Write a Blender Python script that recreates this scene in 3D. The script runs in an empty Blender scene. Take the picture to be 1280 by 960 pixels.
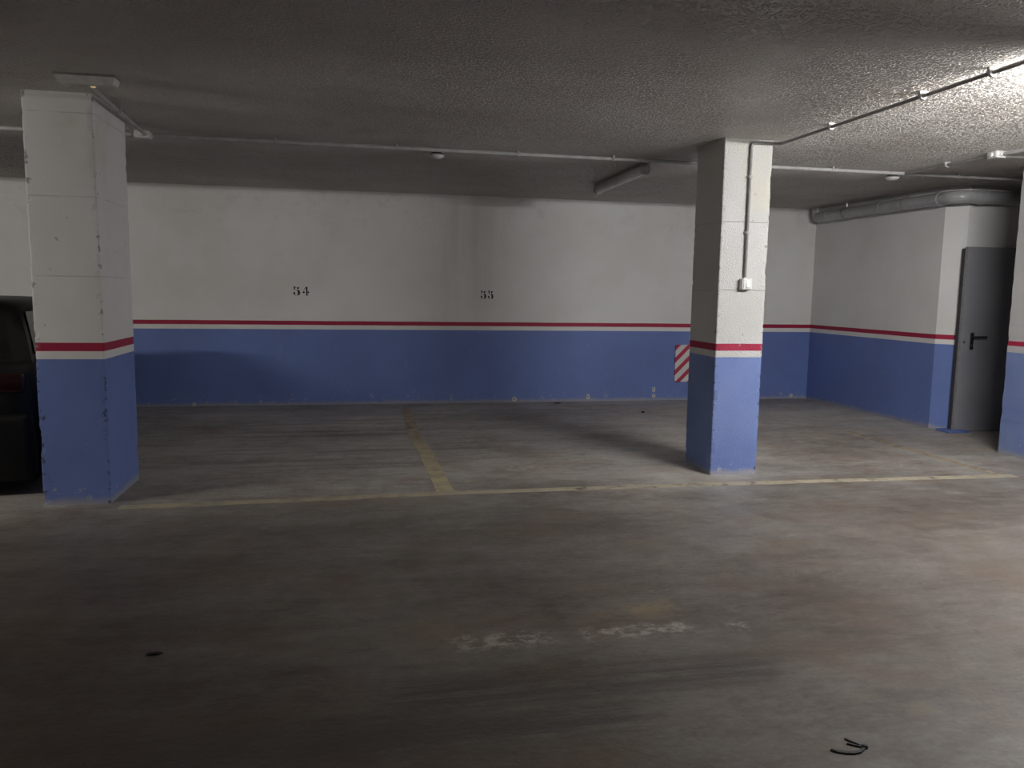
import bpy, bmesh, math, random
from mathutils import Vector, Matrix, noise
random.seed(7)
C = bpy.context.scene.collection
PI = math.pi
H = 2.6            # ceiling height
YB = 9.83          # back wall
XR = 6.19          # right wall of the bay
HB = 1.42363753    # eye height

# ------------------------------------------------------------------ helpers
def tag(o, label=None, cat=None, group=None, kind=None):
    if label: o['label'] = label
    if cat: o['category'] = cat
    if group: o['group'] = group
    if kind: o['kind'] = kind
    return o

def empty(name, loc=(0, 0, 0), rz=0.0, label=None, cat=None, group=None, kind=None):
    o = bpy.data.objects.new(name, None)
    C.objects.link(o)
    o.location = loc
    o.rotation_euler = (0, 0, rz)
    o.empty_display_size = .1
    return tag(o, label, cat, group, kind)

def obj(name, bm, mat, parent=None, smooth=False, recalc=True):
    if recalc:
        bmesh.ops.recalc_face_normals(bm, faces=bm.faces)
    me = bpy.data.meshes.new(name)
    bm.to_mesh(me)
    bm.free()
    mats = mat if isinstance(mat, (list, tuple)) else [mat]
    for m in mats:
        me.materials.append(m)
    if smooth:
        for p in me.polygons:
            p.use_smooth = True
        try:
            me.set_sharp_from_angle(angle=math.radians(40))
        except Exception:
            pass
    o = bpy.data.objects.new(name, me)
    C.objects.link(o)
    if parent:
        o.parent = parent
    return o

def dup(root, loc, rz=None, **props):
    r = root.copy()
    C.objects.link(r)
    r.location = loc
    if rz is not None:
        r.rotation_euler = (0, 0, rz)
    for k, v in props.items():
        r[k] = v
    for ch in list(root.children):
        c = ch.copy()
        C.objects.link(c)
        c.parent = r
        for g in ch.children:
            d = g.copy()
            C.objects.link(d)
            d.parent = c
    return r

def box(bm, x0, x1, y0, y1, z0, z1, bev=0.0, seg=2):
    n = bmesh.new()
    bmesh.ops.create_cube(n, size=1)
    for v in n.verts:
        v.co = Vector(((x0 + x1) / 2 + v.co.x * (x1 - x0), (y0 + y1) / 2 + v.co.y * (y1 - y0), (z0 + z1) / 2 + v.co.z * (z1 - z0)))
    if bev > 0:
        bmesh.ops.bevel(n, geom=list(n.edges), offset=bev, segments=seg, affect='EDGES', profile=.5)
    merge(bm, n)

def merge(bm, n):
    me = bpy.data.meshes.new('tmp')
    n.to_mesh(me)
    n.free()
    bm.from_mesh(me)
    bpy.data.meshes.remove(me)

def round_path(pts, r=0.05, k=5):
    pts = [Vector(p) for p in pts]
    out = [pts[0]]
    for i in range(1, len(pts) - 1):
        a, b, c = pts[i - 1], pts[i], pts[i + 1]
        d1 = (a - b); d2 = (c - b)
        rr = min(r, d1.length * .45, d2.length * .45)
        p = b + d1.normalized() * rr; q = b + d2.normalized() * rr
        for j in range(k + 1):
            t = j / k
            out.append((1 - t) ** 2 * p + 2 * t * (1 - t) * b + t * t * q)
    out.append(pts[-1])
    return out

def tube(bm, pts, r, n=12, cap=True):
    pts = [Vector(p) for p in pts]
    rings = []
    up = None
    for i, p in enumerate(pts):
        if i == 0: t = pts[1] - p
        elif i == len(pts) - 1: t = p - pts[i - 1]
        else: t = (pts[i + 1] - p).normalized() + (p - pts[i - 1]).normalized()
        t.normalize()
        if up is None:
            up = Vector((0, 0, 1)) if abs(t.z) < .9 else Vector((0, 1, 0))
        s = t.cross(up).normalized()
        up = s.cross(t).normalized()
        ri = r[i] if isinstance(r, (list, tuple)) else r
        rings.append([bm.verts.new(p + (s * math.cos(2 * PI * j / n) + up * math.sin(2 * PI * j / n)) * ri) for j in range(n)])
    for a, b in zip(rings, rings[1:]):
        for j in range(n):
            bm.faces.new((a[j], a[(j + 1) % n], b[(j + 1) % n], b[j]))
    if cap:
        bm.faces.new(rings[0][::-1]); bm.faces.new(rings[-1])

def lathe(bm, prof, n=32, M=Matrix.Identity(4)):
    """profile of (radius, height) about local z"""
    rings = []
    for r, z in prof:
        if r < 1e-5:
            rings.append([bm.verts.new(M @ Vector((0, 0, z)))])
        else:
            rings.append([bm.verts.new(M @ Vector((r * math.cos(2 * PI * j / n), r * math.sin(2 * PI * j / n), z))) for j in range(n)])
    for a, b in zip(rings, rings[1:]):
        for j in range(n):
            k = (j + 1) % n
            if len(a) == 1 and len(b) == 1: continue
            if len(a) == 1: bm.faces.new((a[0], b[j], b[k]))
            elif len(b) == 1: bm.faces.new((a[j], a[k], b[0]))
            else: bm.faces.new((a[j], a[k], b[k], b[j]))

def prism(bm, poly, axis, a0, a1):
    """extrude a polygon given in the two other axes (in order) along axis"""
    def P(u, v, w):
        return {'x': (w, u, v), 'y': (u, w, v), 'z': (u, v, w)}[axis]
    A = [bm.verts.new(P(u, v, a0)) for u, v in poly]
    B = [bm.verts.new(P(u, v, a1)) for u, v in poly]
    n = len(poly)
    bm.faces.new(A); bm.faces.new(B[::-1])
    for i in range(n):
        bm.faces.new((A[i], A[(i + 1) % n], B[(i + 1) % n], B[i]))

# ------------------------------------------------------------------ materials
class NT:
    def __init__(s, name):
        s.m = bpy.data.materials.new(name)
        s.m.use_nodes = True
        s.t = s.m.node_tree
        s.b = s.t.nodes['Principled BSDF']
        s.out = s.t.nodes['Material Output']
        s._co = None
    def n(s, typ, **kw):
        x = s.t.nodes.new(typ)
        for k, v in kw.items(): setattr(x, k, v)
        return x
    def link(s, a, b): s.t.links.new(a, b)
    def put(s, sock, v):
        if hasattr(v, 'is_output'): s.link(v, sock)
        else: sock.default_value = v
    def co(s):
        if s._co is None:
            s._co = s.n('ShaderNodeTexCoord').outputs['Object']
        return s._co
    def sep(s):
        x = s.n('ShaderNodeSeparateXYZ'); s.link(s.co(), x.inputs[0])
        return x.outputs
    def map(s, scale=(1, 1, 1), rot=(0, 0, 0), loc=(0, 0, 0)):
        x = s.n('ShaderNodeMapping'); s.link(s.co(), x.inputs[0])
        x.inputs['Scale'].default_value = scale; x.inputs['Rotation'].default_value = rot; x.inputs['Location'].default_value = loc
        return x.outputs[0]
    def noise(s, scale, detail=4, rough=.55, vec=None, dist=0.0):
        x = s.n('ShaderNodeTexNoise'); s.link(vec if vec is not None else s.co(), x.inputs['Vector'])
        x.inputs['Scale'].default_value = scale; x.inputs['Detail'].default_value = detail; x.inputs['Roughness'].default_value = rough
        x.inputs['Distortion'].default_value = dist
        return x.outputs['Fac']
    def math(s, op, a, b=0.0, c=0.0, clamp=False):
        x = s.n('ShaderNodeMath', operation=op); x.use_clamp = clamp
        s.put(x.inputs[0], a); s.put(x.inputs[1], b)
        if op in ('SMOOTH_MIN', 'MULTIPLY_ADD'): s.put(x.inputs[2], c)
        return x.outputs[0]
    def sm(s, v, a, b, lo=0.0, hi=1.0):
        x = s.n('ShaderNodeMapRange', interpolation_type='SMOOTHSTEP')
        s.put(x.inputs[0], v)
        x.inputs[1].default_value = a; x.inputs[2].default_value = b; x.inputs[3].default_value = lo; x.inputs[4].default_value = hi
        return x.outputs[0]
    def mix(s, f, a, b, blend='MIX'):
        x = s.n('ShaderNodeMix', data_type='RGBA', blend_type=blend)
        s.put(x.inputs[0], f); s.put(x.inputs[6], a); s.put(x.inputs[7], b)
        return x.outputs[2]
    def bump(s, h, strength, dist, prev=None):
        x = s.n('ShaderNodeBump')
        x.inputs['Strength'].default_value = strength; x.inputs['Distance'].default_value = dist
        s.link(h, x.inputs['Height'])
        if prev is not None: s.link(prev, x.inputs['Normal'])
        return x.outputs[0]
    def box(s, x0, x1, y0, y1, soft):
        X, Y, Z = s.sep()
        f = s.math('MULTIPLY', s.sm(X, x0 - soft, x0 + soft), s.sm(X, x1 - soft, x1 + soft, 1, 0))
        g = s.math('MULTIPLY', s.sm(Y, y0 - soft, y0 + soft), s.sm(Y, y1 - soft, y1 + soft, 1, 0))
        return s.math('MULTIPLY', f, g)
    def done(s, color, rough=.6, normal=None, metal=0.0, spec=.5):
        s.put(s.b.inputs['Base Color'], color)
        s.put(s.b.inputs['Roughness'], rough)
        s.b.inputs['Metallic'].default_value = metal
        s.b.inputs['Specular IOR Level'].default_value = spec
        if normal is not None: s.link(normal, s.b.inputs['Normal'])
        return s.m

def rgb(r, g, b): return (r, g, b, 1.0)
WHITE = rgb(.74, .735, .72); BLUE = rgb(.155, .225, .52); RED = rgb(.36, .016, .055)

def painted(name, z_red1, z_red0, z_blue, pillar=None, shade_stain=False, dull=1.0):
    """white wall paint above a red stripe, a white stripe and a blue dado"""
    k = NT(name)
    X, Y, Z = k.sep()
    wob = k.math('MULTIPLY', k.math('SUBTRACT', k.noise(2.5, 5), .5), .006)
    z = k.math('ADD', Z, wob)
    cl = k.noise(1.1, 6, .6)
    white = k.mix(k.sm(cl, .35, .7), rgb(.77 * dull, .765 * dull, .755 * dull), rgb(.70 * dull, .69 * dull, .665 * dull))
    spots = k.sm(k.noise(6, 8, .7), .66, .72)
    white = k.mix(k.math('MULTIPLY', spots, .5), white, rgb(.5, .48, .45))
    scuff = k.noise(14, 6, .65, k.map((1, 1, .35)))
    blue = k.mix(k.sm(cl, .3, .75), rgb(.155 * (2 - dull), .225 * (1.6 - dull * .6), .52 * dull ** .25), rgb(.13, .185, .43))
    blue = k.mix(k.math('MULTIPLY', k.sm(scuff, .62, .75), .5), blue, rgb(.26, .3, .44))
    # chipped flecks low on the dado
    low = k.sm(Z, .02, .22, 1, 0)
    fl = k.math('MULTIPLY', k.sm(k.noise(22, 5, .7), .60, .66), low)
    blue = k.mix(fl, blue, rgb(.45, .43, .42))
    dust = k.sm(k.math('ADD', Z, k.math('MULTIPLY', k.noise(9, 5), -.05)), -.02, .035, 1, 0)
    blue = k.mix(k.math('MULTIPLY', dust, .75), blue, rgb(.36, .34, .31))
    if shade_stain:   # lit pillar's shadow painted as a brownish streak, plus mould near the ceiling
        shade_n = k.noise(1.0, 5, .6, k.map((2.6, 1, .18)))
        xm = k.math('MULTIPLY', k.sm(X, .7, 1.35), k.sm(X, 1.3, 2.1, 1, 0))
        f = k.math('MULTIPLY', k.math('MULTIPLY', k.sm(shade_n, .36, .70), xm), k.sm(Z, .4, 2.3, .25, .8))
        white = k.mix(k.math('MULTIPLY', f, .9), white, rgb(.50, .455, .43))
        mould = k.math('MULTIPLY', k.sm(k.noise(4.5, 8, .75), .52, .66), k.sm(Z, 1.95, 2.35))
        white = k.mix(k.math('MULTIPLY', mould, .4), white, rgb(.56, .545, .52))
        sp = k.math('MULTIPLY', k.sm(k.noise(26, 4, .7), .63, .7), k.math('MULTIPLY', k.sm(X, .3, .9), k.sm(X, 1.0, 1.6, 1, 0)))
        white = k.mix(k.math('MULTIPLY', k.math('MULTIPLY', sp, k.sm(Z, 2.0, 2.2)), .7), white, rgb(.36, .34, .33))
    col = k.mix(k.sm(z, z_blue - .0015, z_blue + .0015), blue, white)
    red = k.mix(k.sm(k.noise(30, 3), .6, .75), RED, rgb(.22, .02, .05))
    rm = k.math('MULTIPLY', k.sm(z, z_red0 - .0015, z_red0 + .0015), k.sm(z, z_red1 - .0015, z_red1 + .0015, 1, 0))
    col = k.mix(rm, col, red)
    h = k.noise(55, 4, .6)
    nrm = k.bump(h, .35, .004)
    if pillar:
        x0, x1, y0, y1, seams, sp, rough = pillar
        # worn, chipped arrises
        dx = k.math('MINIMUM', k.math('ABSOLUTE', k.math('SUBTRACT', X, x0)), k.math('ABSOLUTE', k.math('SUBTRACT', X, x1)))
        dy = k.math('MINIMUM', k.math('ABSOLUTE', k.math('SUBTRACT', Y, y0)), k.math('ABSOLUTE', k.math('SUBTRACT', Y, y1)))
        d = k.math('MAXIMUM', dx, dy)
        e = k.math('SUBTRACT', d, k.math('MULTIPLY', k.math('SUBTRACT', k.math('ADD', k.noise(17, 5, .7), k.sm(Z, .2, 1.3, .035, 0)), .565), .30))
        col = k.mix(k.sm(e, -.002, .002, .9, 0), col, k.mix(k.sm(z, z_blue - .01, z_blue + .01), rgb(.06, .07, .12), rgb(.3, .28, .26)))
        pit = k.sm(k.noise(19, 3, .5), .72, .745)
        col = k.mix(k.math('MULTIPLY', pit, .7), col, rgb(.3, .29, .28))
        sh = None
        for s_ in seams:   # shuttering joints
            g = k.sm(k.math('ABSOLUTE', k.math('SUBTRACT', k.math('ADD', Z, k.math('MULTIPLY', k.noise(3, 2), .012)), s_ + .006)), .0, .005, 1, 0)
            sh = g if sh is None else k.math('MAXIMUM', sh, g)
        grim = k.math('MULTIPLY', sh, k.sm(k.noise(5, 4), .35, .6))
        col = k.mix(k.math('MULTIPLY', grim, .55), col, rgb(.33, .3, .27))
        yel = k.math('MULTIPLY', k.sm(k.noise(2.2, 4), .5, .7), k.sm(Z, 1.2, 2.0))
        col = k.mix(k.math('MULTIPLY', yel, .5), col, rgb(.62, .58, .47))
        nrm = k.bump(k.math('MULTIPLY', k.math('SUBTRACT', k.noise(95, 3, .6), k.math('MULTIPLY', sh, .6)), k.sm(Z, z_blue - .02, z_blue + .02, .3, 1)), rough, .008)
    return k.done(col, .55, nrm, spec=.35)

def m_floor():
    k = NT('concrete_floor')
    X, Y, Z = k.sep()
    a = k.noise(.55, 8, .62)
    st = k.noise(1.0, 9, .66, k.map((.9, 3.2, 1), (0, 0, .12)), .4)
    fine = k.noise(9, 10, .78, k.map((.75, 1.5, 1), (0, 0, .1)))
    grit = k.noise(34, 6, .75, k.map((.8, 1.3, 1)))
    v = k.math('ADD', k.math('MULTIPLY', a, .37), k.math('ADD', k.math('MULTIPLY', st, .24), k.math('ADD', k.math('MULTIPLY', fine, .34), k.math('MULTIPLY', grit, .17))))
    r = k.n('ShaderNodeValToRGB')
    k.link(v, r.inputs[0])
    el = r.color_ramp.elements
    el[0].position = .45; el[0].color = rgb(.088, .074, .062)
    el[1].position = .67; el[1].color = rgb(.265, .25, .225)
    e = el.new(.52); e.color = rgb(.145, .127, .110)
    e = el.new(.585); e.color = rgb(.20, .186, .168)
    col = r.outputs[0]
    # rusty brown and yellowish tints
    col = k.mix(k.math('MULTIPLY', k.sm(k.noise(1.7, 5, .6, k.map((1, 1.7, 1), (0, 0, .1), (4, 2, 0))), .50, .66), .4), col, rgb(.17, .115, .082))
    col = k.mix(k.math('MULTIPLY', k.sm(k.noise(2.3, 5, .6, k.map((1, 1.8, 1), (0, 0, 0), (9, 7, 0))), .60, .7), .4), col, rgb(.23, .19, .115))
    # pale cement scuffs
    sc = k.sm(k.noise(3.4, 9, .72, k.map((.8, 2.2, 1), (0, 0, .15), (1.3, 5, 0))), .63, .70)
    col = k.mix(k.math('MULTIPLY', sc, .5), col, rgb(.36, .345, .32))
    dk = k.sm(k.noise(4.2, 8, .7, k.map((.8, 2.6, 1), (0, 0, -.1), (3, 1, 0))), .62, .72)
    col = k.mix(k.math('MULTIPLY', dk, .5), col, rgb(.06, .052, .046))
    # lane grime plus painted light falloff: lane and left foreground darkened, bays lightened
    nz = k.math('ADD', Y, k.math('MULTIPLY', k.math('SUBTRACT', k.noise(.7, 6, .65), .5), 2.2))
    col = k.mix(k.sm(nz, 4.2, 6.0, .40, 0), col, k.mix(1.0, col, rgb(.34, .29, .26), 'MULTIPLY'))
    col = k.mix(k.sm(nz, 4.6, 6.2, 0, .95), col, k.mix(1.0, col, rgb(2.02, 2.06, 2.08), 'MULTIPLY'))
    left_dim = k.math('ADD', k.math('MULTIPLY', X, .8), k.math('ADD', Y, k.math('MULTIPLY', k.math('SUBTRACT', k.noise(.9, 6, .65), .5), 2.5)))
    col = k.mix(k.sm(left_dim, 1.2, 4.0, .95, 0), col, k.mix(1.0, col, rgb(.33, .255, .21), 'MULTIPLY'))  # dimness away from the lamps, put into the floor colour
    # remains of an old painted line
    old = k.noise(17, 8, .75, k.map((.8, 1.1, 1)))
    m = k.math('MAXIMUM', k.box(.38, .80, 2.94, 3.08, .05), k.math('MAXIMUM', k.box(.93, 1.42, 2.95, 3.07, .035), k.box(1.57, 1.66, 2.94, 3.02, .02)))
    col = k.mix(k.math('MULTIPLY', k.math('MULTIPLY', m, k.sm(old, .46, .58)), .72), col, rgb(.38, .355, .31))
    yl = k.math('MULTIPLY', k.box(1.18, 1.42, 3.17, 3.32, .07), k.sm(k.noise(8, 8, .75), .42, .58))
    col = k.mix(k.math('MULTIPLY', yl, .7), col, rgb(.25, .21, .11))
    # tyre scuff marks sweeping across the lane
    ty = k.noise(1.0, 6, .7, k.map((.8, 24, 1), (0, 0, -.06)))
    bm_ = k.math('MAXIMUM', k.box(.1, 1.6, 2.50, 2.74, .10), k.box(-.6, 1.0, 2.28, 2.48, .12))
    col = k.mix(k.math('MULTIPLY', k.math('MULTIPLY', bm_, k.sm(ty, .34, .58)), .9), col, rgb(.055, .047, .042))
    ty2 = k.noise(1.0, 5, .65, k.map((.3, 9, 1), (0, 0, .05), (2, 4, 0)))
    col = k.mix(k.math('MULTIPLY', k.math('MULTIPLY', k.box(-1.2, 1.0, 6.2, 8.9, .5), k.sm(ty2, .48, .62)), .5), col, rgb(.07, .06, .052))
    for x_, y_, w_, h_ in ((.74, 7.76, .09, .10), (.41, 6.58, .12, .09), (1.34, 6.09, .16, .10), (.42, 7.5, .09, .07), (1.2, 6.65, .12, .05), (.8, 6.0, .08, .05)):
        f_ = k.math('MULTIPLY', k.box(x_ - w_, x_ + w_, y_ - h_, y_ + h_, .05), k.sm(k.noise(13, 6, .75), .45, .58))
        col = k.mix(k.math('MULTIPLY', f_, .7), col, rgb(.46, .45, .42))
    # pale dust along the foot of the wall
    dn = k.math('ADD', Y, k.math('MULTIPLY', k.noise(3, 6), .16))
    col = k.mix(k.math('MULTIPLY', k.sm(dn, YB - .06, YB + .09), .55), col, rgb(.32, .30, .27))
    # saw-cut joint
    jt = k.math('ADD', X, k.math('MULTIPLY', Y, .0))
    nrm = k.bump(k.math('ADD', k.noise(40, 5, .65), fine), .5, .006)
    nrm = k.bump(k.noise(5, 4, .6), .08, .01, nrm)
    rough = k.sm(k.noise(2.0, 5), .3, .7, .42, .62)
    return k.done(col, rough, nrm, spec=.4)

def m_ceiling():
    k = NT('textured_ceiling')
    cl = k.noise(.8, 6, .6)
    col = k.mix(k.sm(cl, .35, .68), rgb(.62, .58, .54), rgb(.50, .46, .42))
    st = k.noise(1.0, 6, .65, k.map((.8, 2.2, 1), (0, 0, .2)))
    col = k.mix(k.math('MULTIPLY', k.sm(st, .5, .7), .4), col, rgb(.42, .375, .34))
    col = k.mix(k.math('MULTIPLY', k.sm(k.noise(1.3, 5, .6, k.map((1, 1, 1), (0, 0, 0), (7, 3, 0))), .6, .72), .35), col, rgb(.46, .36, .28))
    g = k.noise(66, 2, .5)
    nrm = k.bump(k.sm(g, .49, .69), 1.0, .022)
    nrm = k.bump(st, .15, .02, nrm)
    k.m.cycles.use_bump_map_correction = False
    return k.done(col, .45, nrm, spec=.5)

def plain(name, color, rough=.5, metal=0.0, spec=.5, var=.12, scale=20, bump=.1, coat=0.0):
    k = NT(name)
    n = k.noise(scale, 5, .6)
    c2 = rgb(*[max(0, c * (1 - var * 2)) for c in color])
    col = k.mix(k.sm(n, .35, .7), rgb(*color), c2)
    m = k.done(col, rough, k.bump(n, bump, .002), metal, spec)
    k.b.inputs['Coat Weight'].default_value = coat
    return m

def m_line(name, wear, color=(.36, .305, .16)):
    """worn road paint: holes through to the concrete"""
    k = NT(name)
    n = k.noise(7, 8, .72, k.map((1, 1, 1)))
    n2 = k.noise(1.4, 4, .6)
    col = k.mix(k.sm(n, .4, .7), rgb(*color), rgb(color[0] * .62, color[1] * .6, color[2] * .75))
    k.done(col, .6, k.bump(n, .15, .003), spec=.35)
    tr = k.n('ShaderNodeBsdfTransparent')
    mx = k.n('ShaderNodeMixShader')
    f = k.sm(k.math('ADD', k.math('MULTIPLY', n, .6), k.math('MULTIPLY', n2, .4)), wear - .05, wear + .07, .97, .12)
    k.link(f, mx.inputs[0]); k.link(tr.outputs[0], mx.inputs[1]); k.link(k.b.outputs[0], mx.inputs[2])
    k.link(mx.outputs[0], k.out.inputs[0])
    return k.m

def m_emit(name, color, strength):
    k = NT(name)
    k.done(rgb(*color), .4)
    k.b.inputs['Emission Color'].default_value = rgb(*color)
    k.b.inputs['Emission Strength'].default_value = strength
    return k.m

def m_hazard():
    k = NT('hazard_stripes')
    X, Y, Z = k.sep()
    u = k.math('FRACT', k.math('MULTIPLY', k.math('SUBTRACT', X, Z), 1 / .168))
    n = k.noise(20, 4)
    f = k.math('MULTIPLY', k.sm(u, .02, .06), k.sm(u, .46, .50, 1, 0))
    col = k.mix(f, k.mix(n, rgb(.72, .72, .7), rgb(.6, .6, .58)), rgb(.42, .02, .06))
    return k.done(col, .5)

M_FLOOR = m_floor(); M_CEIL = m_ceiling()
M_WALL = painted('painted_back_wall', 1.032, .982, .929, None, True)
M_SIDE = painted('painted_side_wall', 1.032, .982, .929)
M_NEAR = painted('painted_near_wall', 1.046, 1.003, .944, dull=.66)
M_DARKWALL = plain('dull_far_wall', (.30, .29, .28), .8, var=.1, scale=2)
M_PVC = plain('grey_conduit_plastic', (.50, .49, .48), .45, scale=8)
M_PVCD = plain('dark_conduit_grey', (.27, .26, .25), .5, scale=8)  # darker grey than the other conduits
M_BOX = plain('pale_box_plastic', (.74, .73, .70), .4, scale=12)
M_SWITCH = plain('white_switch_plastic', (.74, .74, .72), .35, var=.04)
M_HOUSING = plain('lamp_housing_grey', (.30, .29, .28), .5, scale=10)
M_DIFF = plain('lamp_diffuser_unlit', (.60, .60, .59), .25, var=.05, scale=6)
M_ENDCAP = plain('lamp_end_cap', (.42, .42, .41), .4)
M_LED = m_emit('indicator_lens_glow', (1.0, .74, .34), .25)
M_LIT = m_emit('lamp_diffuser_lit', (1.0, .995, .985), 190.0)
M_LITL = m_emit('lamp_diffuser_lit_warm', (1.0, .955, .89), 115.0)
M_DUCT = plain('drain_pipe_grey', (.40, .405, .41), .28, var=.1, scale=5)
M_DOOR = plain('door_steel_grey', (.27, .275, .30), .42, var=.05, scale=3)
M_FRAME = plain('door_frame_dark', (.05, .05, .055), .5)
M_EDGE = plain('door_edge_galvanised', (.30, .29, .29), .4)
M_BLACK = plain('black_handle_plastic', (.012, .012, .014), .35)
M_STEEL = plain('bright_steel', (.6, .6, .6), .3, metal=1.0)
M_INK = plain('stencil_ink', (.006, .006, .007), .6, var=.3, scale=90)
M_PLAST = plain('bare_plaster', (.60, .585, .55), .8, scale=60, bump=.4)
M_HOLE = plain('dark_hole', (.02, .019, .018), .9)
M_RUBBER = plain('black_rubber', (.013, .012, .012), .55)
M_STONE = plain('dark_grit', (.03, .028, .025), .8)
M_BLUEPLINTH = plain('blue_plinth_paint', (.13, .20, .50), .5, scale=12)
M_HAZ = m_hazard()
M_LINE = m_line('worn_ochre_paint', .68, (.44, .39, .26))
M_LINE_B = m_line('worn_ochre_paint_thin', .58, (.43, .38, .27))
M_LINE_D = m_line('worn_ochre_paint_thick', .66, (.50, .44, .27))
M_LINE_R = m_line('browned_ochre_paint', .57, (.40, .33, .21))
M_LINE_F = m_line('faded_ochre_paint', .55, (.42, .35, .24))
M_CAR = plain('black_car_paint', (.005, .005, .006), .42, var=.05, bump=0, spec=.35)
M_GLASS = plain('tinted_car_glass', (.010, .011, .012), .04, spec=.7, var=.02, bump=0)
M_TAIL = plain('smoked_lens', (.022, .004, .005), .2)
M_TYRE = plain('tyre_rubber', (.015, .015, .015), .8)
M_RIM = plain('alloy_rim', (.32, .32, .33), .35, metal=.8)
M_TRIM = plain('black_car_trim', (.005, .005, .005), .55, spec=.25)

# ------------------------------------------------------------------ the room
XL, YF = -14.0, -4.0
def struct(name, bm, mat, label=None, cat=None, parent=None):
    o = obj(name, bm, mat, parent)
    if parent is None: tag(o, label, cat, None, 'structure')
    return o
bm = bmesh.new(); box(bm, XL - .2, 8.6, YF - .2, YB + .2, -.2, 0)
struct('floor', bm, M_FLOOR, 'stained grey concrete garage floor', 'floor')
bm = bmesh.new(); box(bm, XL - .2, 8.6, YF - .2, YB + .2, H, H + .2)
struct('ceiling', bm, M_CEIL, 'rough stippled grey garage ceiling', 'ceiling')
bm = bmesh.new(); box(bm, XL - .2, XR + .2, YB, YB + .2, 0, H)
struct('wall_back', bm, M_WALL, 'long white wall with blue dado and red stripe behind the parking bays', 'wall')
# side wall of the bay, its splayed corner and the wall the door stands in
bm = bmesh.new()
prism(bm, [(XR, YB), (XR, 7.43), (6.33, 7.25), (8.5, 7.25), (8.5, YB)], 'z', 0, H)
struct('wall_right', bm, M_SIDE, 'short white and blue side wall below the grey drain pipe', 'wall')
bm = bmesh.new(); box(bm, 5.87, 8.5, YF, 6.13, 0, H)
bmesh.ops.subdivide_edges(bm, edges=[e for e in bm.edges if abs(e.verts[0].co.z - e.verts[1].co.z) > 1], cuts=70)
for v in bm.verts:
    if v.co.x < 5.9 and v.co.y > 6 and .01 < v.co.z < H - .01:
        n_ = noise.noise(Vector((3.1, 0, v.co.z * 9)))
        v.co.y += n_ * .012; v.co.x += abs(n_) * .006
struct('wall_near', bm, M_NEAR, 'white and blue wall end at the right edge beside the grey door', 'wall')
bm = bmesh.new(); box(bm, XL - .2, XL, YF, YB, 0, H)
struct('wall_left', bm, M_DARKWALL)
bm = bmesh.new(); box(bm, XL, 8.5, YF - .2, YF, 0, H)
struct('wall_front', bm, M_DARKWALL)
bm = bmesh.new(); box(bm, 8.5, 8.6, 6.13, 7.25, 0, H)
struct('wall_recess', bm, M_SIDE)
bm = bmesh.new(); box(bm, 6.17, 6.42, 7.10, 7.30, 0, .022, .006)
struct('trim_1', bm, M_BLUEPLINTH, 'low blue painted plinth at the foot of the door frame', 'plinth')

# ------------------------------------------------------------------ pillars
def pillar(x0, x1, y0, y1, mat, label, seed):
    bm = bmesh.new()
    b, q = .010, .035
    per = []      # (x, y, outward corner direction or None) round the section
    for cx, cy, sx, sy, flip in ((x0, y0, -1, -1, 0), (x1, y0, 1, -1, 1), (x1, y1, 1, 1, 0), (x0, y1, -1, 1, 1)):
        a = [(cx, cy - sy * q, None), (cx, cy - sy * b, (sx, sy)), (cx - sx * b * .3, cy - sy * b * .3, (sx, sy)), (cx - sx * b, cy, (sx, sy)), (cx - sx * q, cy, None)]
        per += a[::-1] if flip else a
    rings = []
    NZ = 130
    for i in range(NZ + 1):
        z = H * i / NZ
        ring = []
        for x, y, c in per:
            if c and 0 < i < NZ:
                a = noise.noise(Vector((seed + c[0] * 2.3, c[1] * 1.7, z * 6))) * .5 + noise.noise(Vector((seed + c[0], c[1] * 3.1, z * 24))) * .6
                d = max(0, a - .05) * .014
                x -= c[0] * d; y -= c[1] * d
            ring.append(bm.verts.new((x, y, z)))
        rings.append(ring)
    m = len(per)
    for a, c in zip(rings, rings[1:]):
        for j in range(m):
            bm.faces.new((a[j], a[(j + 1) % m], c[(j + 1) % m], c[j]))
    bm.faces.new(rings[0][::-1]); bm.faces.new(rings[-1])
    o = obj('pillar', bm, mat)
    tag(o, label, 'pillar', None, 'thing')
    return o
LPX0, LPX1, LPY0, LPY1 = -1.985, -1.578, 5.43, 6.13
RPX0, RPX1, RPY0, RPY1 = 2.755, 3.155, 5.65, 6.14
pillar(LPX0, LPX1, LPY0, LPY1, painted('painted_pillar_left', 1.057, 1.003, .952, (LPX0, LPX1, LPY0, LPY1, (1.478, 1.972, 2.48), 1, .35)),
       'chipped square pillar with pale top and blue base beside the black car', 1.3)
pillar(RPX0, RPX1, RPY0, RPY1, painted('painted_pillar_right', 1.045, .99, .939, (RPX0, RPX1, RPY0, RPY1, (1.459, 1.98), 1, .95), dull=.78),
       'brightly lit square pillar carrying a light switch and conduit', 6.1)

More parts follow.
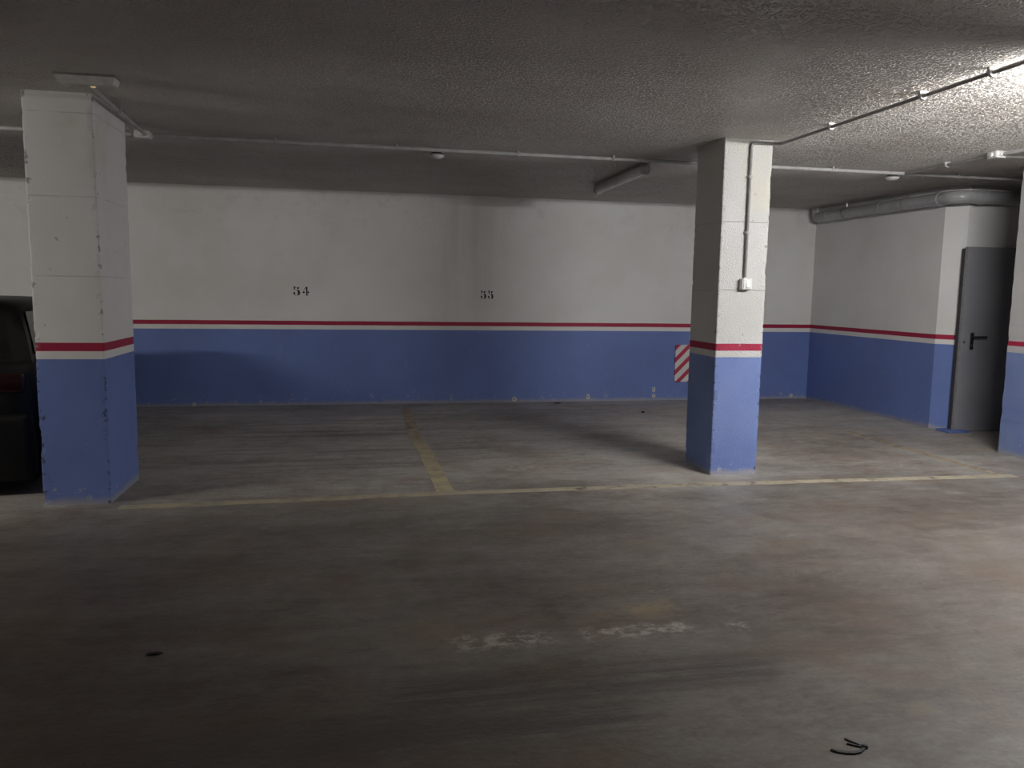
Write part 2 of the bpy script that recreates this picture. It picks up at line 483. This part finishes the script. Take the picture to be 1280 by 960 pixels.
# ------------------------------------------------------------------ painted lines
def line_strip(name, pts, w, mat, label, jit=.006):
    """a strip of paint 1 mm thick along pts"""
    bm = bmesh.new()
    P = []
    for (a, b) in zip(pts, pts[1:]):
        a = Vector(a); b = Vector(b)
        k = max(2, int((b - a).length / .08))
        for i in range(k): P.append(a.lerp(b, i / k))
    P.append(Vector(pts[-1]))
    rows = []
    for i, p in enumerate(P):
        t = (P[min(i + 1, len(P) - 1)] - P[max(i - 1, 0)]).normalized()
        nn = Vector((-t.y, t.x))
        ja = noise.noise(Vector((p.x * 5, p.y * 5, 1.0))) * jit; jb = noise.noise(Vector((p.x * 5, p.y * 5, 7.0))) * jit
        l = p + nn * (w / 2 + ja); r = p - nn * (w / 2 + jb)
        rows.append([bm.verts.new((l.x, l.y, .0012)), bm.verts.new((r.x, r.y, .0012)), bm.verts.new((l.x, l.y, .0)), bm.verts.new((r.x, r.y, .0))])
    for a, b in zip(rows, rows[1:]):
        bm.faces.new((a[0], a[1], b[1], b[0])); bm.faces.new((a[2], a[0], b[0], b[2])); bm.faces.new((a[1], a[3], b[3], b[1]))
    bm.faces.new((rows[0][0], rows[0][2], rows[0][3], rows[0][1])); bm.faces.new((rows[-1][0], rows[-1][1], rows[-1][3], rows[-1][2]))
    return tag(obj(name, bm, mat), label, 'painted line', None, 'thing')
line_strip('bay_line', [(-1.50, 5.32), (-.4, 5.345), (.55, 5.385)], .095, M_LINE, 'worn yellow front line of the bay marked 54, along its open end')
line_strip('bay_line', [(.55, 5.385), (2.6, 5.37), (5.25, 5.295)], .095, M_LINE_B, 'worn yellow front line running past the foot of the switch pillar')
line_strip('bay_line', [(.625, 5.43), (.60, 7.0), (.585, 7.3)], .125, M_LINE_D, 'near yellow stretch of the dividing line between the two bays')
line_strip('bay_line', [(.565, 7.32), (.58, 8.4), (.60, 9.35)], .11, M_LINE_R, 'faded brownish far stretch of the dividing line, reaching the back wall')
line_strip('bay_line', [(5.13, 5.36), (5.125, 7.35)], .09, M_LINE_F, 'thin faded line along the right of the bays, pointing at the side wall')

# ------------------------------------------------------------------ bay numbers
FIVE = [[(0, 1), (.34, 1), (.30, .93), (.25, .60), (.14, .60), (.08, .88)],
        [(.30, .93), (.62, .89), (.62, .86), (.29, .89)],
        [(.53, .78), (.60, .90), (.72, 1), (.86, .90), (.80, .76), (.64, .72)],
        [(.40, .58), (.55, .66), (.74, .64), (.90, .53), (1.0, .33), (.93, .12), (.76, .01), (.52, 0), (.62, .10), (.65, .30), (.62, .48), (.52, .57)],
        [(.0, .27), (.04, .36), (.14, .40), (.26, .36), (.29, .25), (.20, .15), (.26, .08), (.44, .03), (.44, 0), (.25, 0), (.08, .09)]]
FOUR = [[(0, .28), (.06, .36), (.12, .46), (.30, .46), (.36, .37), (.32, .27), (.15, .25)],
        [(.16, .48), (.30, .86), (.36, .86), (.21, .48)],
        [(.44, .92), (.56, 1), (.74, .99), (.76, .06), (.96, 0), (.38, 0), (.54, .06), (.54, .62)],
        [(.78, .45), (.90, .50), (1, .37), (.92, .25), (.78, .28)]]
def number(x, z, w, h, gap, digits, tilt, label):
    root = empty('bay_number', (x, YB, z), 0, label, 'number', None, 'thing')
    for i, d in enumerate(digits):
        bm = bmesh.new()
        for poly in d:
            P = [(i * gap + u * w, v * h) for u, v in poly]
            n = bmesh.new(); prism(n, P, 'y', -.0012, .0); merge(bm, n)
        o = obj('digit', bm, M_INK, root)
        o.rotation_euler = (0, tilt, 0)
number(-.722, 1.338, .082, .105, .106, [FIVE, FOUR], 0, 'black stencilled 54 on the white wall, the one with clean wall all round it')
number(1.566, 1.326, .072, .103, .092, [FIVE, FIVE], 0, 'black stencilled 55 beside the brownish painted shadow streak on the white wall')

# ------------------------------------------------------------------ hazard bumper board on the back wall
root = empty('bumper_board', (4.21, YB, .25), 0, 'red and white striped board on the blue wall behind the switch pillar', 'board')
bm = bmesh.new()
box(bm, 0, .26, -.022, 0, 0, .5)
bmesh.ops.bevel(bm, geom=[e for e in bm.edges if abs(e.verts[0].co.y - e.verts[1].co.y) > .01], offset=.03, segments=5, affect='EDGES', profile=.5)
obj('striped_face', bm, M_HAZ, root)
for zz in (.06, .44):
    bm = bmesh.new(); lathe(bm, [(0, .0265), (.006, .026), (.008, .022)], 12, Matrix.Translation((.05, 0, zz)) @ Matrix.Rotation(PI / 2, 4, 'X'))
    obj('screw', bm, M_STEEL, root)

# ------------------------------------------------------------------ chipped plaster spots at the foot of the wall
def chip(x, z, w, h, label, seed):
    r = random.Random(seed)
    root = empty('plaster_chip', (x, YB, z), 0, label, 'plaster chip', None, 'thing')
    for name, s, dy, mat in (('flake', 1.0, -.006, M_PLAST), ('hole', .30, -.0085, M_HOLE)):
        bm = bmesh.new()
        K = 14
        off = (0, 0) if name == 'flake' else (-.10 * w, .05 * h)
        ph = r.random() * 6
        P = []
        for i in range(K):
            t = 2 * PI * i / K
            rr = (.72 + .28 * r.random()) * s
            P.append((off[0] + math.cos(t) * w / 2 * rr * (.55 if name == 'hole' else 1), off[1] + math.sin(t) * h / 2 * rr * (1.35 if name == 'hole' else 1)))
        prism(bm, P, 'y', dy, 0)
        obj(name, bm, mat, root)
chip(2.022, .040, .075, .075, 'white plaster chip low on the blue wall, at the end of the pillar shadow', 1)
chip(3.013, .060, .06, .09, 'pale plaster chip with a spike, low on the blue wall left of the striped board', 2)
chip(3.926, .150, .055, .085, 'upper of two chipped holes beside the striped board', 3)
chip(3.930, .062, .06, .065, 'lower of two chipped holes beside the striped board', 4)
chip(5.955, .045, .055, .06, 'chipped spot at the wall foot near the bay corner', 5)
chip(-1.889, .026, .05, .05, 'small chipped spot at the wall foot in the dark bay', 6)

# ------------------------------------------------------------------ conduits on the ceiling
ZC = H - .0265
def clip(parent, p, axis):
    bm = bmesh.new()
    d = .009
    if axis == 'x':
        prism(bm, [(-.026, .026), (-.026, .012), (-.019, -.012), (-.008, -.0205), (.008, -.0205), (.019, -.012), (.026, .012), (.026, .026)], 'x', -d, d)
    elif axis == 'y':
        prism(bm, [(-.026, .026), (-.026, .012), (-.019, -.012), (-.008, -.0205), (.008, -.0205), (.019, -.012), (.026, .012), (.026, .026)], 'y', -d, d)
    else:
        prism(bm, [(-.024, .0165), (-.024, .008), (-.018, -.012), (-.007, -.0185), (.007, -.0185), (.018, -.012), (.024, .008), (.024, .0165)], 'z', -d, d)
    o = obj('clip', bm, M_PVC, parent)
    o.location = p
def conduit(pts, r, label, clips=(), rr=.04, mat=None):
    root = empty('conduit', pts[0], 0, label, 'conduit')
    bm = bmesh.new()
    o0 = Vector(pts[0])
    tube(bm, [p - o0 for p in round_path(pts, rr)], r, 12)
    obj('pipe', bm, mat or M_PVC, root, True)
    for p, ax in clips:
        clip(root, Vector(p) - o0, ax)
    return root
YM = 6.63
conduit([(-11.0, YM + .03, ZC), (-1.66, YM, ZC)], .016, 'grey conduit along the ceiling left of the chipped pillar', [((-3.2, YM + .005, ZC), 'x'), ((-2.3, YM, ZC), 'x')])
conduit([(-1.50, YM, ZC), (2.40, YM, ZC), (6.9, YM - .01, ZC)], .016, 'long grey conduit crossing the ceiling parallel to the back wall',
        [((x, YM, ZC), 'x') for x in (-.6, .35, 1.36, 2.2, 3.35, 4.30, 5.62, 6.3)])
conduit([(-1.50, 5.08, ZC), (-1.555, YM - .06, ZC)], .013, 'short conduit from emergency light back to the junction box', [((-1.52, 5.75, ZC), 'y')])
conduit([(2.966, RPY0 - .017, 1.56), (2.966, RPY0 - .017, ZC), (3.20, RPY0 - .03, ZC), (3.21, 3.75, ZC), (3.22, 2.0, ZC)], .011,
        'conduit climbing the lit pillar from the switch and crossing the ceiling',
        [((2.966, RPY0 - .0175, 2.32), 'z'), ((2.966, RPY0 - .0175, 1.9), 'z'), ((3.205, 4.98, ZC), 'y'), ((3.207, 4.1, ZC), 'y'), ((3.21, 3.6, ZC), 'y')], .035, M_PVCD)
conduit([(5.05, YM - .02, ZC), (5.075, 5.64, ZC)], .014, 'conduit from the right detector to the junction box by the wall end', [((5.06, 6.1, ZC), 'y')], mat=M_PVCD)
conduit([(5.14, 5.58, ZC), (5.87, 5.57, ZC)], .014, 'short conduit between junction box and the wall end', [((5.6, 5.575, ZC), 'x')])
conduit([(5.09, 5.52, ZC), (5.12, 3.4, ZC)], .014, 'conduit leaving the right junction box towards the viewer', [((5.10, 4.9, ZC), 'y')])

def junction(p, label, s=.11):
    root = empty('junction_box', p, 0, label, 'junction box')
    bm = bmesh.new(); box(bm, -s / 2, s / 2, -s / 2, s / 2, -.042, 0, .006)
    for a in range(4):
        lathe(bm, [(.0, .012), (.016, .012), (.02, 0), (.0, -.001)], 12, Matrix.Rotation(a * PI / 2, 4, 'Z') @ Matrix.Translation((s / 2, 0, -.026)) @ Matrix.Rotation(PI / 2, 4, 'Y'))
    obj('housing', bm, M_BOX, root)
    bm = bmesh.new(); box(bm, -s / 2 + .004, s / 2 - .004, -s / 2 + .004, s / 2 - .004, -.052, -.042, .004)
    lid = obj('cover', bm, M_BOX, root)
    for sx in (-1, 1):
        for sy in (-1, 1):
            bm = bmesh.new(); lathe(bm, [(0, -.054), (.005, -.054), (.006, -.051)], 10, Matrix.Translation((sx * s * .38, sy * s * .38, 0)))
            obj('screw', bm, M_STEEL, lid)
    return root
junction((-1.58, YM, H), 'pale junction box on the ceiling behind the chipped pillar')
junction((5.08, 5.58, H), 'pale junction box on the ceiling near the wall end', .10)

# ------------------------------------------------------------------ smoke detectors
def detector(p, label):
    root = empty('smoke_detector', p, 0, label, 'smoke detector', None)
    bm = bmesh.new(); lathe(bm, [(0, 0), (.066, 0), (.066, -.014), (.058, -.019), (0, -.019)], 36)
    obj('base', bm, M_SWITCH, root, True)
    bm = bmesh.new(); lathe(bm, [(0, -.019), (.045, -.019), (.045, -.031), (.062, -.033), (.064, -.044), (.052, -.058), (.034, -.066), (0, -.069)], 36)
    obj('sensing_head', bm, M_SWITCH, root, True)
    bm = bmesh.new(); lathe(bm, [(.0452, -.020), (.0465, -.021), (.0465, -.030), (.0452, -.031)], 36)
    obj('vent_gap', bm, M_HOLE, root)
    return root
detector((.695, 6.80, H), 'round white smoke detector at the middle of the long conduit')
detector((5.04, 6.78, H), 'round white smoke detector on the ceiling right of the lit pillar')

# ------------------------------------------------------------------ emergency light over the left pillar
root = empty('emergency_light', (-1.47, 4.98, H), math.radians(-1), 'flat pale emergency light on the ceiling over the chipped pillar', 'emergency light')
bm = bmesh.new(); box(bm, -.165, .165, -.05, .05, -.012, 0, .004)
obj('back_plate', bm, M_HOUSING, root)
bm = bmesh.new()
prism(bm, [(-.16, -.012), (-.145, -.05), (-.12, -.058), (.12, -.058), (.145, -.05), (.16, -.012)], 'y', -.05, .05)
bmesh.ops.bevel(bm, geom=list(bm.edges), offset=.004, segments=2, affect='EDGES')
obj('diffuser', bm, M_BOX, root)
bm = bmesh.new(); lathe(bm, [(0, -.0625), (.010, -.0622), (.016, -.058)], 16, Matrix.Translation((.025, .01, 0)))
obj('indicator_lens', bm, M_LED, root, True)

# ------------------------------------------------------------------ fluorescent battens
def batten(p, L, rz, diff, label):
    """a surface-mounted tube lamp, long axis local y"""
    root = empty('batten_lamp', p, rz, label, 'lamp')
    bm = bmesh.new()
    prism(bm, [(-.034, 0), (-.036, -.024), (.036, -.024), (.034, 0)], 'y', -L / 2, L / 2)
    obj('housing', bm, M_HOUSING, root)
    bm = bmesh.new()
    prism(bm, [(-.036, -.024), (-.040, -.060), (-.037, -.085), (-.028, -.098), (-.013, -.104), (.013, -.104), (.028, -.098), (.037, -.085), (.040, -.060), (.036, -.024)], 'y', -L / 2 + .03, L / 2 - .03)
    obj('diffuser', bm, diff, root, True)
    for s in (-1, 1):
        bm = bmesh.new()
        a, b = sorted((s * L / 2, s * (L / 2 - .032)))
        prism(bm, [(-.040, -.014), (-.045, -.060), (-.041, -.088), (-.031, -.102), (-.015, -.109), (.015, -.109), (.031, -.102), (.041, -.088), (.045, -.060), (.040, -.014)], 'y', a, b)
        obj('end_cap', bm, M_ENDCAP, root)
    for s in (-1, 1):
        for y in (-.32 * L, .05 * L, .34 * L):
            bm = bmesh.new(); x0, x1 = sorted((s * .034, s * .042)); box(bm, x0, x1, y - .012, y + .012, -.038, -.014, .002)
            obj('latch', bm, M_STEEL, root)
    return root
lampA = batten((2.60, 7.62, H - .0006), 1.50, math.radians(-1.0), M_DIFF, 'unlit tube lamp on the ceiling pointing at the back wall')
conduit([(2.585, YM + .018, ZC), (2.59, 6.9, ZC)], .009, 'thin cable from the long conduit into the unlit tube lamp')
batten((4.08, 3.15, H - .0006), 1.50, PI / 2, M_LIT, 'lit tube lamp over the driving lane, right of the lit pillar')
batten((-5.1, 3.95, H - .0006), 1.50, PI / 2 - math.radians(10), M_LITL, 'lit tube lamp over the driving lane, in front of the black car')

# ------------------------------------------------------------------ light switch on the right pillar
root = empty('light_switch', (2.968, RPY0, 1.508), 0, 'white surface light switch on the front of the lit pillar', 'light switch')
bm = bmesh.new(); box(bm, -.041, .041, -.052, 0, -.043, .043, .006)
obj('back_box', bm, M_SWITCH, root)
bm = bmesh.new(); box(bm, -.030, .034, -.057, -.052, -.036, .036, .002)
fr = obj('face_plate', bm, M_SWITCH, root)
bm = bmesh.new()
prism(bm, [(-.052, .027), (-.0595, .027), (-.064, -.027), (-.052, -.027)], 'x', -.012, .020)
bmesh.ops.bevel(bm, geom=list(bm.edges), offset=.0015, segments=1, affect='EDGES')
obj('rocker', bm, M_SWITCH, root)

# ------------------------------------------------------------------ drain pipe
root = empty('drain_pipe', (6.08, 9.66, 2.47), 0, 'thick grey drain pipe hung under the ceiling along the side wall', 'drain pipe')
o0 = Vector((6.08, 9.66, 2.47))
path = round_path([(6.08, 9.66, 2.62), (6.08, 9.66, 2.468), (6.065, 7.12, 2.462), (8.45, 7.10, 2.455)], .17, 9)
bm = bmesh.new(); tube(bm, [p - o0 for p in path], .066, 28)
obj('pipe', bm, M_DUCT, root, True)
def collar(a, b, r, name='collar'):
    bm = bmesh.new(); tube(bm, [Vector(a) - o0, Vector(b) - o0], r, 28)
    obj(name, bm, M_DUCT, root, True)
collar((6.08, 9.43, 2.4675), (6.08, 9.37, 2.467), .074)
collar((6.073, 8.37, 2.465), (6.073, 8.31, 2.465), .074)
collar((6.067, 7.42, 2.463), (6.067, 7.35, 2.463), .075)
collar((6.30, 7.119, 2.462), (6.37, 7.119, 2.4615), .075)
for y in (9.0, 7.9):
    n = bmesh.new()
    ring = [Vector((math.cos(t) * .073, 0, math.sin(t) * .073)) for t in [2 * PI * i / 28 for i in range(29)]]
    tube(n, [v + Vector((6.075, y, 2.466)) - o0 for v in ring], .006, 6, False)
    tube(n, [Vector((6.075, y, 2.538)) - o0, Vector((6.075, y, H)) - o0], .006, 8)
    obj('hanger', n, M_STEEL, root, True)

# ------------------------------------------------------------------ steel door in the recess
root = empty('door_1', (6.31, 7.25, 0), 0, 'plain grey steel door with black lever handle beside the wall end', 'door', None, 'structure')
W = .90
bm = bmesh.new()
box(bm, -.030, 0.0, -.042, .0, 0, 1.945, .003)
box(bm, W, W + .045, -.042, .0, 0, 1.955, .003)
box(bm, -.0, W, -.042, .0, 1.93, 1.955, .003)
obj('door_frame', bm, M_FRAME, root)
bm = bmesh.new(); box(bm, -.022, W + .01, -.078, -.043, .006, 1.962, .002)
leaf = obj('door_leaf', bm, M_DOOR, root)
bm = bmesh.new(); box(bm, -.0262, -.0215, -.0785, -.0425, .008, 1.96, .001)
obj('edge_strip', bm, M_EDGE, leaf)
hd = obj('door_handle', (lambda n: (box(n, .085, .125, -.089, -.077, .885, 1.065, .008, 3), n)[1])(bmesh.new()), M_BLACK, root)
bm = bmesh.new()
tube(bm, round_path([(.105, -.085, 1.02), (.105, -.135, 1.02), (.24, -.135, 1.022)], .03), .0105, 12)
obj('lever', bm, M_BLACK, hd, True)
bm = bmesh.new(); lathe(bm, [(0, .012), (.009, .012), (.010, 0)], 14, Matrix.Translation((.105, -.089, .93)) @ Matrix.Rotation(PI / 2, 4, 'X'))
obj('key_cylinder', bm, M_STEEL, hd)
bm = bmesh.new(); lathe(bm, [(0, .008), (.010, .006), (.014, 0)], 14, Matrix.Translation((.012, -.078, .965)) @ Matrix.Rotation(PI / 2, 4, 'X'))
obj('rivet', bm, M_STEEL, root)
for z in (.25, 1.70):
    bm = bmesh.new(); tube(bm, [(W + .014, -.078, z - .06), (W + .014, -.078, z + .06)], .012, 12)
    obj('hinge', bm, M_FRAME, root, True)

# ------------------------------------------------------------------ litter on the floor
root = empty('rubber_strip', (1.50, 2.06, 0), 0, 'bent black strip of rubber lying on the bare floor', 'rubber strip')
def flat(path, ws, z0, z1):
    bm = bmesh.new()
    P = [Vector((p[0], p[1])) for p in path]
    rows = []
    for i, p in enumerate(P):
        t = (P[min(i + 1, len(P) - 1)] - P[max(0, i - 1)]).normalized()
        n = Vector((-t.y, t.x)) * ws[i] / 2
        l, r = p + n, p - n
        rows.append([bm.verts.new((l.x, l.y, z1)), bm.verts.new((r.x, r.y, z1)), bm.verts.new((r.x, r.y, z0)), bm.verts.new((l.x, l.y, z0))])
    for a, b in zip(rows, rows[1:]):
        for j in range(4):
            bm.faces.new((a[j], a[(j + 1) % 4], b[(j + 1) % 4], b[j]))
    bm.faces.new(rows[0][::-1]); bm.faces.new(rows[-1])
    return bm
STRIP = flat([(-.036, .010), (-.022, -.003), (0, -.014), (.026, -.020), (.048, -.018), (.066, -.008), (.078, .004)], [.007, .012, .012, .012, .010, .008, .009], .0, .006)
obj('strip', STRIP, M_RUBBER, root)
obj('prong', flat([(.080, .004), (.063, .030), (.045, .058)], [.007, .006, .005], .0, .005), M_RUBBER, root)
obj('prong', flat([(.078, .002), (.057, .015), (.036, .032)], [.007, .006, .006], .0, .005), M_RUBBER, root)
bm = bmesh.new(); lathe(bm, [(0, 0), (.010, 0), (.011, .004), (.007, .010), (0, .011)], 12, Matrix.Translation((.080, .004, 0)))
obj('knot', bm, M_RUBBER, root, True)

def debris(name, p, s, label, cat, seed, mat):
    bm = bmesh.new()
    bmesh.ops.create_icosphere(bm, subdivisions=2, radius=1)
    for v in bm.verts:
        n = 1 + .35 * noise.noise(v.co * 1.7 + Vector((seed, 0, 0)))
        v.co = Vector((v.co.x * s[0] * n, v.co.y * s[1] * n, max(0.0, (v.co.z * n + .75) * s[2])))
    o = obj(name, bm, mat, None, True)
    o.location = p
    tag(o, label, cat)
debris('dark_fragment', (-.775, 3.11, 0), (.032, .010, .007), 'dark curled fragment lying alone on the dim lane floor', 'fragment', 2.0, M_STONE)
debris('pebble', (3.39, 8.80, 0), (.022, .020, .012), 'small dark pebble on the bay floor behind the lit pillar', 'pebble', 5.0, M_STONE)
debris('flat_fragment', (2.55, 9.66, 0), (.05, .02, .008), 'flat dark fragment at the wall foot between two plaster chips', 'fragment', 8.0, M_STONE)

# ------------------------------------------------------------------ black car behind the left pillar
car = empty('car', (-2.905, 5.63, 0), math.radians(7.5), 'black hatchback parked in the bay behind the chipped pillar', 'car')
def loft(bm, secs, cap=True):
    R = [[bm.verts.new(p) for p in s] for s in secs]
    n = len(R[0])
    for a, b in zip(R, R[1:]):
        for j in range(n):
            bm.faces.new((a[j], a[(j + 1) % n], b[(j + 1) % n], b[j]))
    if cap:
        bm.faces.new(R[0][::-1]); bm.faces.new(R[-1])
def body_sec(y, w, zb, zs, zt):
    half = [(.86 * w, zb), (.97 * w, zb + .06), (1.0 * w, .42), (1.0 * w, .58), (.985 * w, .70), (.955 * w, zs - .05), (.90 * w, zs), (.60 * w, zt), (.25 * w, zt + .012)]
    return [(x, y, z) for x, z in half] + [(-x, y, z) for x, z in half[::-1]]
bm = bmesh.new()
loft(bm, [body_sec(*a) for a in [(.00, .66, .30, .78, .80), (.03, .74, .26, .84, .86), (.10, .80, .24, .89, .91), (.28, .835, .22, .91, .93), (.7, .85, .20, .92, .94), (1.6, .85, .19, .91, .93),
                                 (2.4, .85, .19, .90, .92), (2.9, .845, .20, .88, .91), (3.4, .82, .21, .82, .85), (3.75, .76, .23, .75, .78), (3.90, .66, .27, .68, .70), (3.94, .55, .32, .60, .62)]])
body = obj('body', bm, M_CAR, car, True)
def cab_sec(z, y0, y1, w0, w1, c):
    return [(-w0 + c, y0, z), (w0 - c, y0, z), (w0, y0 + c, z), (w1, y1 - c, z), (w1 - c, y1, z), (-w1 + c, y1, z), (-w1, y1 - c, z), (-w0, y0 + c, z)]
bm = bmesh.new()
loft(bm, [cab_sec(.88, .10, 3.02, .755, .76, .09), cab_sec(1.05, .17, 2.72, .715, .72, .09), cab_sec(1.23, .28, 2.36, .655, .66, .09), cab_sec(1.285, .34, 2.18, .615, .62, .10), cab_sec(1.315, .46, 1.95, .52, .53, .12), cab_sec(1.325, .70, 1.70, .36, .37, .12)])
obj('cabin', bm, M_CAR, car, True)
def pane(name, quad, off, parent=car, th=.004):
    q = [Vector(p) for p in quad]
    nn = (q[1] - q[0]).cross(q[3] - q[0]).normalized()
    bm = bmesh.new()
    N = 8
    top = []
    for i in range(N + 1):
        for j in range(N + 1):
            u, v = i / N, j / N
            p = (q[0] * (1 - u) + q[1] * u) * (1 - v) + (q[3] * (1 - u) + q[2] * u) * v
            top.append(p)
    A = [bm.verts.new(p + nn * off) for p in top]; B = [bm.verts.new(p + nn * (off - th)) for p in top]
    I = lambda i, j: i * (N + 1) + j
    for i in range(N):
        for j in range(N):
            bm.faces.new((A[I(i, j)], A[I(i + 1, j)], A[I(i + 1, j + 1)], A[I(i, j + 1)]))
            bm.faces.new((B[I(i, j)], B[I(i, j + 1)], B[I(i + 1, j + 1)], B[I(i + 1, j)]))
    return obj(name, bm, M_GLASS, parent)
pane('rear_window', [(-.60, .125, .93), (.60, .125, .93), (.54, .285, 1.235), (-.54, .285, 1.235)], .008)
pane('windscreen', [(.62, 2.93, .93), (-.62, 2.93, .93), (-.55, 2.36, 1.23), (.55, 2.36, 1.23)], .012)
for s in (1, -1):
    def Q(a): return a if s > 0 else a[::-1]
    pane('side_window', Q([(s * .742, .30, .935), (s * .742, 1.20, .935), (s * .657, 1.20, 1.225), (s * .657, .46, 1.225)]), .012)
    pane('side_window', Q([(s * .742, 1.28, .935), (s * .744, 2.58, .935), (s * .660, 2.16, 1.225), (s * .657, 1.28, 1.225)]), .012)
    bm = bmesh.new(); box(bm, -.09, .09, -.05, .05, -.06, .06, .03, 3)
    mr = obj('wing_mirror', bm, M_CAR, car, True); mr.location = (s * .90, 2.45, .96)
    bm = bmesh.new(); box(bm, s * .60 - .14, s * .60 + .14, -.012, .10, .70, .83, .02, 3)
    obj('tail_light', bm, M_TAIL, car, True)
    bm = bmesh.new(); box(bm, s * .52 - .13, s * .52 + .13, 3.80, 3.93, .56, .66, .02, 3)
    obj('headlight', bm, M_GLASS, car, True)
    for y in (.70, 3.18):
        bm = bmesh.new()
        lathe(bm, [(.19, -.10), (.27, -.10), (.305, -.075), (.31, 0), (.305, .075), (.27, .10), (.19, .10)], 36)
        wh = obj('wheel', bm, M_TYRE, car, True)
        wh.location = (s * .765, y, .31); wh.rotation_euler = (0, s * PI / 2, 0)
        bm = bmesh.new()
        lathe(bm, [(.195, .06), (.195, .095), (.17, .085), (.05, .075), (.045, .09), (0, .092)], 36)
        for a in range(5):
            n = bmesh.new(); box(n, .03, .18, -.022, .022, .07, .092, .004)
            bmesh.ops.rotate(n, verts=n.verts, matrix=Matrix.Rotation(a * 2 * PI / 5, 3, 'Z')); merge(bm, n)
        obj('rim', bm, M_RIM, wh, True)
bm = bmesh.new(); box(bm, -.78, .78, -.045, .14, .10, .56, .05, 4)
obj('rear_bumper', bm, M_TRIM, car, True)
bm = bmesh.new(); tube(bm, [(.0, .10, .93), (-.06, .13, .99), (-.36, .20, 1.12)], .007, 8)
obj('rear_wiper', bm, M_TRIM, car, True)
bm = bmesh.new(); box(bm, -.50, .50, .20, .40, 1.292, 1.312, .008)
obj('spoiler', bm, M_CAR, car, True)

# ------------------------------------------------------------------ groups of repeats
GROUPS = {'pillar': 'square painted pillars', 'bay_line': 'painted lines of the parking bays', 'bay_number': 'stencilled bay numbers', 'plaster_chip': 'chipped spots along the wall foot',
          'conduit': 'conduits on the ceiling', 'junction_box': 'ceiling junction boxes', 'smoke_detector': 'ceiling smoke detectors', 'batten_lamp': 'tube lamps on the ceiling'}
for o in bpy.data.objects:
    if o.parent is None and o.name.split('.')[0] in GROUPS:
        o['group'] = GROUPS[o.name.split('.')[0]]

# ------------------------------------------------------------------ camera
cam = bpy.data.cameras.new('camera'); co = bpy.data.objects.new('camera', cam); C.objects.link(co)
f, pit, roll, yaw = 977.36313, .117703351, .0153241786, -.199452698
def ray(px, py):
    a = (px - 640) / f; b = (py - 480) / f
    c, s = math.cos(roll), math.sin(roll); a, b = a * c + b * s, -a * s + b * c
    c, s = math.cos(pit), math.sin(pit)
    fw = c + (-b) * s; u = -s + (-b) * c
    c, s = math.cos(yaw), math.sin(yaw)
    return Vector((a * c - fw * s, a * s + fw * c, u))
fwd = ray(640, 480); rt = (ray(640 + f, 480) - fwd).normalized(); up = (fwd - ray(640, 480 + f)).normalized()
fwd.normalize()
M = Matrix((rt, up, -fwd)).transposed().to_4x4()
M.translation = Vector((0, 0, HB))
co.matrix_world = M
cam.sensor_fit = 'HORIZONTAL'; cam.sensor_width = 36.0; cam.lens = 36.0 * f / 1280.0
cam.clip_start = .05
S = bpy.context.scene
S.camera = co
w = bpy.data.worlds.new('world'); S.world = w; w.use_nodes = True
w.node_tree.nodes['Background'].inputs[0].default_value = (.5, .5, .5, 1); w.node_tree.nodes['Background'].inputs[1].default_value = 0.0
S.view_settings.view_transform = 'Standard'; S.view_settings.look = 'None'
S.view_settings.gamma = 1.0; S.view_settings.use_curve_mapping = False
S.view_settings.exposure = 0.36
S.cycles.use_denoising = True
S.cycles.max_bounces = 8; S.cycles.diffuse_bounces = 5
